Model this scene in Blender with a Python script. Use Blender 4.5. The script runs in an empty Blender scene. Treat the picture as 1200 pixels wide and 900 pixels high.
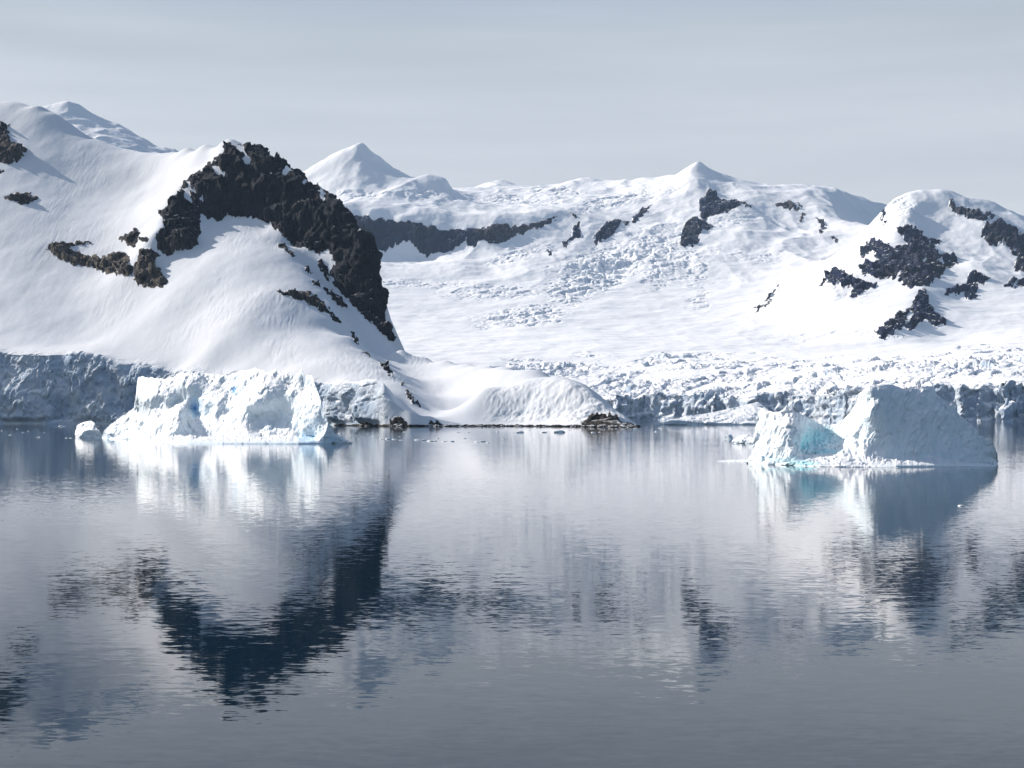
import bpy, math, random
import numpy as np
from mathutils import Vector

# ------------------------------------------------------------------ camera, light, exposure
S = bpy.context.scene
COL = S.collection
F, CH, HY = 1650.0, 15.0, 488.0          # focal length in photo pixels, eye height (m), horizon row
cam = bpy.data.cameras.new('camera'); cam_o = bpy.data.objects.new('camera', cam); COL.objects.link(cam_o)
cam_o.location = (0, 0, CH); cam_o.rotation_euler = (math.radians(90), 0, 0)
cam.sensor_width = 36; cam.lens = 36 * F / 1200
cam.shift_y = (HY - 450) / 1200
cam.clip_start = 0.5; cam.clip_end = 60000
S.camera = cam_o

SUN_AZ, SUN_EL = math.radians(-61), math.radians(30)      # from +Y, negative = left
sd = Vector((math.sin(SUN_AZ) * math.cos(SUN_EL), math.cos(SUN_AZ) * math.cos(SUN_EL), math.sin(SUN_EL)))
sun = bpy.data.lights.new('sun', 'SUN'); sun.energy = 5.0; sun.angle = math.radians(0.6); sun.color = (1, .94, .87)
sun_o = bpy.data.objects.new('sun', sun); COL.objects.link(sun_o)
sun_o.rotation_euler = sd.to_track_quat('Z', 'Y').to_euler(); sun_o.location = (-4000, 1500, 5000)

W = bpy.data.worlds.new('World'); S.world = W; W.use_nodes = True
nt = W.node_tree; nt.nodes.clear(); N = nt.nodes.new; L = nt.links.new
out = N('ShaderNodeOutputWorld')
sky = N('ShaderNodeTexSky'); sky.sky_type = 'NISHITA'; sky.sun_disc = False
sky.sun_elevation = SUN_EL; sky.sun_rotation = SUN_AZ; sky.air_density = 1.0; sky.dust_density = 1.5
bg1 = N('ShaderNodeBackground'); bg1.inputs['Strength'].default_value = 0.11; L(sky.outputs[0], bg1.inputs[0])
# thin grey veil of cloud, thick low down and thinning out high overhead
tc = N('ShaderNodeTexCoord'); sep = N('ShaderNodeSeparateXYZ'); L(tc.outputs['Generated'], sep.inputs[0])
mp = N('ShaderNodeMapping'); mp.inputs['Scale'].default_value = (1.1, 1.1, 13); mp.inputs['Rotation'].default_value = (0, math.radians(3), 0)
L(tc.outputs['Generated'], mp.inputs[0])
nz = N('ShaderNodeTexNoise'); nz.inputs['Scale'].default_value = 2.4; nz.inputs['Detail'].default_value = 7; nz.inputs['Roughness'].default_value = .52
L(mp.outputs[0], nz.inputs[0])
cr = N('ShaderNodeValToRGB'); cr.color_ramp.elements[0].position = .3; cr.color_ramp.elements[1].position = .72
cr.color_ramp.elements[0].color = (.475, .50, .535, 1); cr.color_ramp.elements[1].color = (.57, .592, .62, 1)
L(nz.outputs['Fac'], cr.inputs[0])
zr = N('ShaderNodeValToRGB'); e = zr.color_ramp.elements
e[0].position = 0.0; e[0].color = (1.17, 1.165, 1.15, 1); e[1].position = .35; e[1].color = (.24, .40, .60, 1); m = e.new(.262); m.color = (.85, .885, .92, 1); m = e.new(.21); m.color = (.95, .97, .99, 1)
m = e.new(.15); m.color = (1.05, 1.05, 1.05, 1)
L(sep.outputs[2], zr.inputs[0])
mul = N('ShaderNodeMix'); mul.data_type = 'RGBA'; mul.blend_type = 'MULTIPLY'; mul.inputs[0].default_value = 1
L(cr.outputs[0], mul.inputs[6]); L(zr.outputs[0], mul.inputs[7])
bg2 = N('ShaderNodeBackground'); bg2.inputs['Strength'].default_value = 1.0; L(mul.outputs[2], bg2.inputs[0])
cv = N('ShaderNodeMapRange'); cv.inputs[1].default_value = .29; cv.inputs[2].default_value = .50
cv.inputs[3].default_value = .95; cv.inputs[4].default_value = .06; L(sep.outputs[2], cv.inputs[0])
# the veil lies over the land to the north; behind the viewer the sky is clear and deep blue
cy = N('ShaderNodeMapRange'); cy.interpolation_type = 'SMOOTHSTEP'; cy.inputs[1].default_value = -.25; cy.inputs[2].default_value = .55
cy.inputs[3].default_value = .12; cy.inputs[4].default_value = 1.; L(sep.outputs[1], cy.inputs[0])
cm = N('ShaderNodeMath'); cm.operation = 'MULTIPLY'; L(cv.outputs[0], cm.inputs[0]); L(cy.outputs[0], cm.inputs[1])
mx = N('ShaderNodeMixShader'); L(cm.outputs[0], mx.inputs[0]); L(bg1.outputs[0], mx.inputs[1]); L(bg2.outputs[0], mx.inputs[2])
L(mx.outputs[0], out.inputs[0])

S.view_settings.view_transform = 'Standard'; S.view_settings.look = 'None'
S.view_settings.exposure = 0.32; S.view_settings.gamma = 1; S.view_settings.use_curve_mapping = False
S.render.engine = 'CYCLES'
S.cycles.max_bounces = 7; S.cycles.diffuse_bounces = 4; S.cycles.glossy_bounces = 2; S.cycles.transmission_bounces = 0
S.cycles.volume_bounces = 0; S.cycles.caustics_reflective = False; S.cycles.caustics_refractive = False
S.cycles.use_denoising = True

# ------------------------------------------------------------------ numpy noise
def _h(ix, iy, iz, seed):
    h = (ix.astype(np.uint32) * np.uint32(374761393)) ^ (iy.astype(np.uint32) * np.uint32(668265263)) ^ (iz.astype(np.uint32) * np.uint32(2147483647 - 58)) ^ np.uint32(seed * 7919 + 13)
    h = (h ^ (h >> np.uint32(13))) * np.uint32(1274126177)
    h = (h ^ (h >> np.uint32(16))) * np.uint32(2246822519)
    return (h ^ (h >> np.uint32(15))).astype(np.float64) / 4294967295.0
def noise3(x, y, z, seed=0):
    """value-gradient noise, about -1..1"""
    x0 = np.floor(x); y0 = np.floor(y); z0 = np.floor(z)
    fx, fy, fz = x - x0, y - y0, z - z0
    ux, uy, uz = [f * f * f * (f * (f * 6 - 15) + 10) for f in (fx, fy, fz)]
    ix, iy, iz = [a.astype(np.int64) for a in (x0, y0, z0)]
    r = 0
    for dx in (0, 1):
        for dy in (0, 1):
            for dz in (0, 1):
                a = _h(ix + dx, iy + dy, iz + dz, seed) * 6.28318
                c = _h(ix + dx, iy + dy, iz + dz, seed + 57) * 2 - 1
                s = np.sqrt(1 - c * c)
                g = s * np.cos(a) * (fx - dx) + s * np.sin(a) * (fy - dy) + c * (fz - dz)
                r = r + g * (ux if dx else 1 - ux) * (uy if dy else 1 - uy) * (uz if dz else 1 - uz)
    return r * 1.6
def noise2(x, y, seed=0):
    x0 = np.floor(x); y0 = np.floor(y); fx, fy = x - x0, y - y0
    ux, uy = [f * f * f * (f * (f * 6 - 15) + 10) for f in (fx, fy)]
    ix, iy = x0.astype(np.int64), y0.astype(np.int64); iz = np.zeros_like(ix); r = 0
    for dx in (0, 1):
        for dy in (0, 1):
            a = _h(ix + dx, iy + dy, iz, seed) * 6.28318
            r = r + (np.cos(a) * (fx - dx) + np.sin(a) * (fy - dy)) * (ux if dx else 1 - ux) * (uy if dy else 1 - uy)
    return r * 1.45
def fbm2(x, y, oct=5, seed=0, gain=.5):
    r = 0; a = 1
    for i in range(oct):
        r = r + a * noise2(x, y, seed + i * 11); x = x * 2.03 + 17.3; y = y * 2.03 - 9.1; a *= gain
    return r
def fbm3(p, oct=4, seed=0, gain=.5, ridged=False):
    x, y, z = p[..., 0], p[..., 1], p[..., 2]; r = 0; a = 1
    for i in range(oct):
        n = noise3(x, y, z, seed + i * 11)
        if ridged: n = 1 - 2 * np.abs(n)
        r = r + a * n; x = x * 2.03 + 7.3; y = y * 2.03 - 9.1; z = z * 2.03 + 3.7; a *= gain
    return r
def voronoi(x, y, seed=0, z=None):
    """F1, F2, random of cell, vector to the cell's point"""
    x0 = np.floor(x).astype(np.int64); y0 = np.floor(y).astype(np.int64)
    z0 = np.zeros_like(x0) if z is None else np.floor(z).astype(np.int64)
    f1 = np.full(x.shape, 9.); f2 = np.full(x.shape, 9.); cid = np.zeros(x.shape); vx = np.zeros(x.shape); vy = np.zeros(x.shape)
    for dx in (-1, 0, 1):
        for dy in (-1, 0, 1):
            for dz in ((0,) if z is None else (-1, 0, 1)):
                ix, iy, iz = x0 + dx, y0 + dy, z0 + dz
                ox = ix + _h(ix, iy, iz, seed) - x; oy = iy + _h(ix, iy, iz, seed + 1) - y
                d = ox * ox + oy * oy
                if z is not None: oz = iz + _h(ix, iy, iz, seed + 3) - z; d = d + oz * oz
                d = np.sqrt(d)
                m_ = d < f1
                f2 = np.where(m_, f1, np.minimum(f2, d))
                cid = np.where(m_, _h(ix, iy, iz, seed + 2), cid); vx = np.where(m_, ox, vx); vy = np.where(m_, oy, vy)
                f1 = np.where(m_, d, f1)
    return f1, f2, cid, vx, vy
def sstep(a, b, x):
    t = np.clip((x - a) / (b - a), 0, 1); return t * t * (3 - 2 * t)

# ------------------------------------------------------------------ surveying helpers
def zat(py, Y): return CH + (HY - py) * Y / F
def C(px, py, Y): return ((px - 600) * Y / F, Y, zat(py, Y))      # a surveyed point of the land: bearing, elevation and distance
def Z(px, z, Y): return ((px - 600) * Y / F, Y, z)
def line(pts, step):
    """resample a ridge line of surveyed (bearing, elevation, distance) to even steps, in metres"""
    P = [np.array(C(*p)) for p in pts]; o = [P[0]]
    for a, b in zip(P, P[1:]):
        n = max(1, int(np.linalg.norm(b - a) / step))
        for k in range(1, n + 1): o.append(a + (b - a) * k / n)
    return o
def rbf(points, c, q, reg=.004):
    """multiquadric surface through (x,y,z) points; c = softness (m) per point"""
    P = np.array(points, float); c = np.array(c, float); sc = 1000.
    xy = P[:, :2] / sc; cc = c / sc; n = len(P)
    A = np.zeros((n + 3, n + 3))
    d = np.sqrt(((xy[:, None] - xy[None]) ** 2).sum(-1) + cc[None] ** 2)
    A[:n, :n] = d; A[:n, :n] -= np.eye(n) * reg
    A[:n, n] = 1; A[:n, n + 1:] = xy; A[n, :n] = 1; A[n + 1:, :n] = xy.T
    w = np.linalg.solve(A, np.r_[P[:, 2], 0, 0, 0])
    qx = q[..., 0] / sc; qy = q[..., 1] / sc
    r = w[n] + w[n + 1] * qx + w[n + 2] * qy
    for i in range(n): r = r + w[i] * np.sqrt((qx - xy[i, 0]) ** 2 + (qy - xy[i, 1]) ** 2 + cc[i] ** 2)
    return r
def sdf(poly, x, y):
    """signed distance, positive inside"""
    n = len(poly); d = np.full(x.shape, 1e9); ins = np.zeros(x.shape, bool)
    for i in range(n):
        ax, ay = poly[i]; bx, by = poly[(i + 1) % n]
        ex, ey = bx - ax, by - ay; t = np.clip(((x - ax) * ex + (y - ay) * ey) / (ex * ex + ey * ey + 1e-9), 0, 1)
        d = np.minimum(d, (x - ax - t * ex) ** 2 + (y - ay - t * ey) ** 2)
        if ay != by:
            c_ = ((ay > y) != (by > y)) & (x < ex * (y - ay) / (by - ay) + ax); ins ^= c_
    d = np.sqrt(d); return np.where(ins, d, -d)
def polymask(polys, px, py, pad=6):
    best = np.full(px.shape, -99.); idx = np.zeros(px.shape, int)
    for k, p in enumerate(polys):
        a = np.array(p); m_ = (px > a[:, 0].min() - pad) & (px < a[:, 0].max() + pad) & (py > a[:, 1].min() - pad) & (py < a[:, 1].max() + pad)
        if not m_.any(): continue
        v = sdf(p, px[m_], py[m_]); b = best[m_]; i_ = idx[m_]
        w = v > b; b[w] = v[w]; i_[w] = k; best[m_] = b; idx[m_] = i_
    return best, idx
def fractured(p, s, seed, zs=1.8):
    """angular relief: randomly tilted planar facets at two sizes, taller than wide"""
    x, y, z = p[..., 0], p[..., 1], p[..., 2]; w = fbm3(p / (s * 1.3), 2, seed) * .35; r = 0
    for k, a in ((1., 1.), (.36, .42)):
        q = s * k; f1, f2, c_, vx, vy = voronoi(x / q + w, z / (q * zs) + y / (q * 3) - w, seed + int(k * 100), y / q)
        r = r + a * ((c_ - .5) * 1.1 + ((c_ * 7.31) % 1 - .5) * 2.4 * vx + ((c_ * 13.7) % 1 - .5) * 2.0 * vy - .35 * (1 - sstep(0, .1, f2 - f1)))
    return r
def gnormals(P):
    du = np.gradient(P, axis=1); dv = np.gradient(P, axis=0)
    n = np.cross(du, dv); n /= np.linalg.norm(n, axis=-1, keepdims=True) + 1e-12
    return n

# ------------------------------------------------------------------ mesh helpers
def tag(o, label=None, cat=None, group=None, kind=None):
    for k, v in (('label', label), ('category', cat), ('group', group), ('kind', kind)):
        if v: o[k] = v
    return o
def mesh_from(name, V, Fq, mat, parent=None, attrs=None, normals=None, smooth=True):
    me = bpy.data.meshes.new(name)
    V = np.ascontiguousarray(V, dtype=np.float32); Fq = np.ascontiguousarray(Fq, dtype=np.int32)
    me.vertices.add(len(V)); me.vertices.foreach_set('co', V.ravel())
    k = Fq.shape[1]; me.loops.add(Fq.size); me.loops.foreach_set('vertex_index', Fq.ravel())
    me.polygons.add(len(Fq)); me.polygons.foreach_set('loop_start', np.arange(len(Fq), dtype=np.int32) * k)
    me.update(calc_edges=True); me.validate()
    me.polygons.foreach_set('use_smooth', np.full(len(me.polygons), smooth))
    for an, av in (attrs or {}).items():
        a = me.attributes.new(an, 'FLOAT', 'POINT'); a.data.foreach_set('value', np.ascontiguousarray(av, dtype=np.float32))
    if normals is not None and smooth:
        me.normals_split_custom_set_from_vertices(normals.astype(np.float32).tolist())
    me.materials.append(mat)
    o = bpy.data.objects.new(name, me); COL.objects.link(o)
    if parent: o.parent = parent
    return o
def grid_faces(R, Cc):
    i = np.arange(R * Cc).reshape(R, Cc)
    return np.stack([i[:-1, :-1], i[:-1, 1:], i[1:, 1:], i[1:, :-1]], -1).reshape(-1, 4)
def sheet(P, attrs, facelab, names, mats):
    """split one grid of land into meshes by face label; names: {label: (name, parent label or None)}"""
    R, Cc, _ = P.shape; Nn = gnormals(P).reshape(-1, 3); V = P.reshape(-1, 3); Fq = grid_faces(R, Cc); fl = facelab.ravel(); objs = {}
    zz = V[Fq][:, :, 2].max(1); keep = zz > -2.99
    for lab, (nm, par) in names.items():
        s = Fq[(fl == lab) & keep]
        if len(s) < 3: continue
        u, inv = np.unique(s, return_inverse=True)
        objs[lab] = mesh_from(nm, V[u], inv.reshape(-1, 4), mats[lab] if isinstance(mats, dict) else mats, objs.get(par),
                              {k: v.ravel()[u] for k, v in attrs.items()}, Nn[u])
        if par is None: tag(objs[lab], kind='structure')
    return objs

# ------------------------------------------------------------------ materials
class NB:
    def __init__(s, name):
        s.m = bpy.data.materials.new(name); s.m.use_nodes = True; s.t = s.m.node_tree; s.t.nodes.clear()
        s.out = s.n('ShaderNodeOutputMaterial'); s.b = s.n('ShaderNodeBsdfPrincipled'); s.l(s.b.outputs[0], s.out.inputs[0])
        s.geo = s.n('ShaderNodeNewGeometry')
    def n(s, t, **k):
        x = s.t.nodes.new(t)
        for a, v in k.items(): setattr(x, a, v)
        return x
    def l(s, a, b): s.t.links.new(a, b)
    def set(s, sock, v):
        if isinstance(v, (int, float, tuple)): sock.default_value = v
        else: s.l(v, sock)
    def noise(s, scale, detail=5, rough=.55, stretch=None, color=False, dist=0):
        c = s.geo.outputs['Position']
        if stretch:
            mp = s.n('ShaderNodeMapping'); mp.inputs['Scale'].default_value = stretch; s.l(c, mp.inputs[0]); c = mp.outputs[0]
        x = s.n('ShaderNodeTexNoise'); x.inputs['Scale'].default_value = scale; x.inputs['Detail'].default_value = detail
        x.inputs['Roughness'].default_value = rough; x.inputs['Distortion'].default_value = dist; s.l(c, x.inputs['Vector'])
        return x.outputs['Color' if color else 'Fac']
    def ramp(s, f, a, b, ca=0., cb=1.):
        x = s.n('ShaderNodeMapRange'); x.interpolation_type = 'SMOOTHSTEP'; s.set(x.inputs[0], f)
        for i, v in enumerate((a, b, ca, cb)): s.set(x.inputs[i + 1], v)
        return x.outputs[0]
    def mix(s, f, a, b, mode='MIX'):
        x = s.n('ShaderNodeMix', data_type='RGBA', blend_type=mode); s.set(x.inputs[0], f); s.set(x.inputs[6], a); s.set(x.inputs[7], b); return x.outputs[2]
    def math(s, op, a, b=0.):
        x = s.n('ShaderNodeMath', operation=op); s.set(x.inputs[0], a); s.set(x.inputs[1], b); return x.outputs[0]
    def attr(s, name): return s.n('ShaderNodeAttribute', attribute_name=name).outputs['Fac']
    def nz(s):
        x = s.n('ShaderNodeSeparateXYZ'); s.l(s.geo.outputs['Normal'], x.inputs[0]); return x.outputs[2]
    def bump(s, h, dist, strength=1., prev=None):
        x = s.n('ShaderNodeBump'); x.inputs['Distance'].default_value = dist; x.inputs['Strength'].default_value = strength
        s.l(h, x.inputs['Height'])
        if prev is not None: s.l(prev, x.inputs['Normal'])
        return x.outputs[0]

def land_material(name, near):
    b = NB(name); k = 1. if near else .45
    rock = b.attr('rock'); tan = b.attr('tan'); ice = b.attr('ice')
    # rock
    n1 = b.noise(.035 * k, 8, .62, (1, 1, .5)); n2 = b.noise(.16 * k, 8, .68, (1, 1, .45)); n3 = b.noise(.012 * k, 4, .5)
    dark = b.mix(b.ramp(n1, .35, .68), (.002, .004, .009, 1) if near else (.009, .022, .070, 1), (.020, .019, .024, 1) if near else (.026, .038, .090, 1))  # far rock tinted blue in its colour to stand in for distance haze
    dark = b.mix(b.ramp(n3, .45, .7), dark, (.016, .020, .030, 1))
    dark = b.mix(b.ramp(n2, .56, .76, 0., .75), dark, (.075, .072, .075, 1))
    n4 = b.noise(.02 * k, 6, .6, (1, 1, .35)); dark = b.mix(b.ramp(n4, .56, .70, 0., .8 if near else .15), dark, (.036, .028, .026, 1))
    tn = b.mix(b.ramp(n2, .38, .66), (.05, .042, .035, 1), (.34, .27, .20, 1))
    rc = b.mix(tan, dark, tn)
    # snow
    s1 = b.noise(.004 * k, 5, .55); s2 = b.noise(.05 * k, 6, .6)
    sn = b.mix(b.ramp(s1, .35, .7), (.69, .705, .73, 1) if near else (.85, .85, .86, 1), (.73, .738, .75, 1) if near else (.88, .88, .88, 1))  # near snow coloured darker to imitate the dim grazing light on its slope
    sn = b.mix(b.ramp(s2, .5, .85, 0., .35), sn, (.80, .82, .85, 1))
    # bare glacier ice: blue, on steep broken faces
    i1 = b.noise(.022 * k, 6, .65); i2 = b.noise(.09 * k, 7, .7, (1, 1, .5))
    ic = b.mix(b.ramp(i1, .35, .68), (.54, .66, .81, 1), (.76, .82, .88, 1))
    ic = b.mix(b.ramp(i2, .58, .78, 0., .7), ic, (.30, .46, .68, 1))
    steep = b.ramp(b.math('ADD', b.nz(), b.math('MULTIPLY', b.math('SUBTRACT', s2, .5), .35)), .45, .72, 1., 0.)
    icef = b.math('MULTIPLY', steep, ice)
    base = b.mix(icef, sn, ic)
    rk = b.ramp(b.math('ADD', rock, b.math('MULTIPLY', b.math('SUBTRACT', n2, .5), .7)), .42, .56)
    # snow caught on ledges of the rock
    led = b.ramp(b.math('ADD', b.nz(), b.math('MULTIPLY', b.math('SUBTRACT', n2, .5), .9)), (.90 if near else .9), 1.03)
    rk2 = b.math('MULTIPLY', rk, b.math('SUBTRACT', 1., b.math('MULTIPLY', led, .85)))
    base = b.mix(rk2, base, rc)
    b.l(base, b.b.inputs['Base Color']); b.b.inputs['Roughness'].default_value = .85
    b.b.inputs['Specular IOR Level'].default_value = .15
    h = b.math('MULTIPLY', b.math('ADD', n2, b.math('MULTIPLY', b.noise(.5 * k, 6, .7), .35)), b.math('ADD', b.math('MULTIPLY', rk2, 1.), b.math('MULTIPLY', icef, .5)))
    bp = b.bump(h, 15. if near else 26., 1.)
    bp = b.bump(s2, (.5 if near else 2.2), .8, bp)
    b.l(bp, b.b.inputs['Normal'])
    return b.m
def ice_material(name='iceberg_ice', c1=(.60, .77, .90, 1), c2=(.20, .45, .80, 1)):
    b = NB(name)
    blue = b.attr('blue')
    n1 = b.noise(.09, 7, .62); n2 = b.noise(.45, 7, .66); n3 = b.noise(1.6, 5, .6)
    st = b.ramp(b.math('ADD', b.nz(), b.math('MULTIPLY', b.math('SUBTRACT', n1, .5), .7)), .25, .8, 1., 0.)
    c = b.mix(st, (.88, .885, .89, 1), (.74, .82, .87, 1))
    c = b.mix(b.ramp(n2, .54, .74, 0., .6), c, (.56, .70, .82, 1))
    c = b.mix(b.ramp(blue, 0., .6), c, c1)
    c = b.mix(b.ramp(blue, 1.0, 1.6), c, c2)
    b.l(c, b.b.inputs['Base Color']); b.b.inputs['Roughness'].default_value = .55
    b.b.inputs['Specular IOR Level'].default_value = .3
    bp = b.bump(n2, .4, .8); bp = b.bump(n3, .16, .7, bp); b.l(bp, b.b.inputs['Normal'])
    return b.m
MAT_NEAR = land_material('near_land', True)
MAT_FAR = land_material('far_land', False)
MAT_BERG = ice_material()
MAT_AQUA = ice_material('turquoise_iceberg_ice', (.46, .80, .86, 1), (.3, .65, .8, 1))
def rock_material():
    b = NB('shore_rock_stone'); n = b.noise(.5, 8, .65); c = b.mix(b.ramp(n, .4, .65), (.012, .011, .011, 1), (.12, .09, .065, 1))
    c = b.mix(b.ramp(b.math('ADD', b.nz(), b.math('MULTIPLY', n, .6)), 1.05, 1.2), c, (.82, .83, .85, 1))
    b.l(c, b.b.inputs['Base Color']); b.b.inputs['Roughness'].default_value = .8; b.l(b.bump(n, 1.2), b.b.inputs['Normal']); return b.m
MAT_ROCK = rock_material()

# ------------------------------------------------------------------ water
def water_material():
    b = NB('sea_water')
    b.b.inputs['Base Color'].default_value = (.0003, .012, .026, 1); b.b.inputs['Roughness'].default_value = .03
    b.b.inputs['IOR'].default_value = 1.333
    big = b.noise(.006, 4, .55, (.35, 1, 1))            # slicks and breezy patches
    amp = b.ramp(big, .36, .66, .6, 1.15)
    def vec(scale, detail, a, st, r=.5):
        x = b.noise(scale, detail, r, st, True)
        s_ = b.n('ShaderNodeVectorMath', operation='SUBTRACT'); b.l(x, s_.inputs[0]); s_.inputs[1].default_value = (.5, .5, .5)
        m_ = b.n('ShaderNodeVectorMath', operation='MULTIPLY'); b.l(s_.outputs[0], m_.inputs[0]); m_.inputs[1].default_value = a
        return m_.outputs[0]
    v1 = vec(1.3, 3, (.022, .042, 0), (.38, 1, 1)); v2 = vec(.16, 2, (.003, .004, 0), (.4, 1, 1)); v3 = vec(3.2, 2, (.022, .046, 0), (.4, 1, 1))
    ad = b.n('ShaderNodeVectorMath', operation='ADD'); b.l(v1, ad.inputs[0]); b.l(v2, ad.inputs[1])
    ad2 = b.n('ShaderNodeVectorMath', operation='ADD'); b.l(ad.outputs[0], ad2.inputs[0]); b.l(v3, ad2.inputs[1])
    sc = b.n('ShaderNodeVectorMath', operation='SCALE'); b.l(ad2.outputs[0], sc.inputs[0]); b.l(amp, sc.inputs['Scale'])
    up = b.n('ShaderNodeVectorMath', operation='ADD'); b.l(sc.outputs[0], up.inputs[0]); up.inputs[1].default_value = (0, 0, 1)
    no = b.n('ShaderNodeVectorMath', operation='NORMALIZE'); b.l(up.outputs[0], no.inputs[0]); b.l(no.outputs[0], b.b.inputs['Normal'])
    return b.m
gx = np.linspace(-9000, 9000, 19); gy = np.linspace(-400, 13500, 15)
X, Yg = np.meshgrid(gx, gy); Pw = np.stack([X, Yg, np.zeros_like(X)], -1)
w_o = mesh_from('water', Pw.reshape(-1, 3), grid_faces(15, 19), water_material(), smooth=False); tag(w_o, kind='structure')

# ------------------------------------------------------------------ near mountain
def proj(P): return 600 + P[..., 0] / P[..., 1] * F, HY - (P[..., 2] - CH) / P[..., 1] * F
def fractal_warp(px, py, a, s, seed):
    return px + a * fbm2(px / s, py / s, 4, seed), py + a * fbm2(px / s + 31, py / s - 7, 4, seed + 5)

NEAR_ROCKS = [
 [(263,167),(266,168),(282,169),(307,172),(322,182),(337,191),(352,201),(360,211),(373,210),(387,223),(402,238),(417,258),(434,272),(441,300),(449,330),(456,352),(463,375),(470,400),(459,402),(437,380),(425,370),(412,357),(405,347),(393,335),(384,315),(390,300),(385,290),(375,299),(360,290),(347,291),(335,280),(325,270),(317,262),(310,260),(296,254),(262,254),(260,259),(250,257),(237,252),(234,257),(235,270),(232,280),(234,287),(220,293),(210,294),(197,300),(185,292),(182,275),(192,266),(190,255),(185,245),(194,244),(197,236),(210,225),(215,212),(225,205),(242,194),(261,178)],
 [(-15,150),(0,147),(11,144),(10,159),(15,166),(27,169),(32,175),(27,185),(10,194),(-5,188)],
 [(-5,196),(4,202),(-5,205)],
 [(5,230),(15,226),(32,225),(46,232),(41,236),(25,240),(10,235)],
 [(134,280),(146,277),(155,270),(162,267),(164,277),(175,279),(172,285),(162,281),(157,290),(149,288),(145,282)],
 [(54,291),(65,285),(77,286),(82,284),(107,282),(107,285),(85,289),(82,292),(95,295),(107,300),(125,300),(132,296),(150,297),(156,315),(155,324),(125,320),(107,314),(82,310),(67,302)],
 [(162,292),(175,290),(188,300),(182,303),(185,312),(192,324),(200,331),(190,336),(175,337),(160,335),(157,326),(158,312),(163,303)],
 [(322,339),(335,342),(352,341),(360,340),(366,344),(376,350),(386,362),(401,377),(397,379),(385,368),(375,364),(357,354),(342,349),(327,344)],
 [(326,286),(332,285),(346,299),(342,301),(328,290)],
 [(355,312),(360,311),(366,320),(362,322)],
 [(372,307),(377,304),(387,320),(385,330),(375,315)],
 [(365,327),(374,329),(375,335),(367,334)],
 [(376,337),(388,340),(405,355),(412,366),(397,357),(385,345)],
 [(411,389),(416,390),(420,397),(419,403),(414,399)],
 [(423,410),(429,412),(434,419),(427,415)],
 [(442,422),(450,426),(460,435),(461,442),(452,435)],
 [(469,447),(474,448),(473,452),(469,451)],
 [(474,456),(480,460),(487,470),(497,479),(490,477),(480,468),(475,461)],
 [(455,501),(457,490),(470,489),(478,495),(480,501)],
 [(500,501),(503,492),(512,494),(522,501)],
 [(420,501),(422,494),(435,495),(438,501)],
 [(681,504),(681,497),(689,490),(697,488),(717,488),(725,492),(740,496),(752,500),(752,504)],
 [(-60,205),(-45,190),(-30,200),(-35,225),(-55,222)],
]
NEAR_HOLES = [
 [(248,196),(256,195),(265,206),(256,205)], [(270,168),(282,170),(294,187),(291,191),(280,175)], [(335,194),(342,196),(336,206),(331,204)],
 [(374,216),(382,226),(378,236),(374,225)], [(214,220),(221,221),(226,239),(216,232)], [(217,211),(222,213),(229,225),(222,223)],
 [(233,231),(239,229),(236,236)], [(386,303),(391,306),(388,322),(385,318)], [(286,186),(292,185),(294,191),(288,192)],
 [(356,210),(360,212),(358,217),(355,214)]]
NEAR_TAN = [(105, 305, 60, 28, 1.0), (178, 322, 24, 20, .9), (200, 290, 20, 14, .45), (10, 180, 22, 22, .5), (25, 232, 22, 9, .3), (365, 352, 22, 12, .5), (712, 495, 36, 8, .35), (470, 495, 60, 6, .5)]

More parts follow.
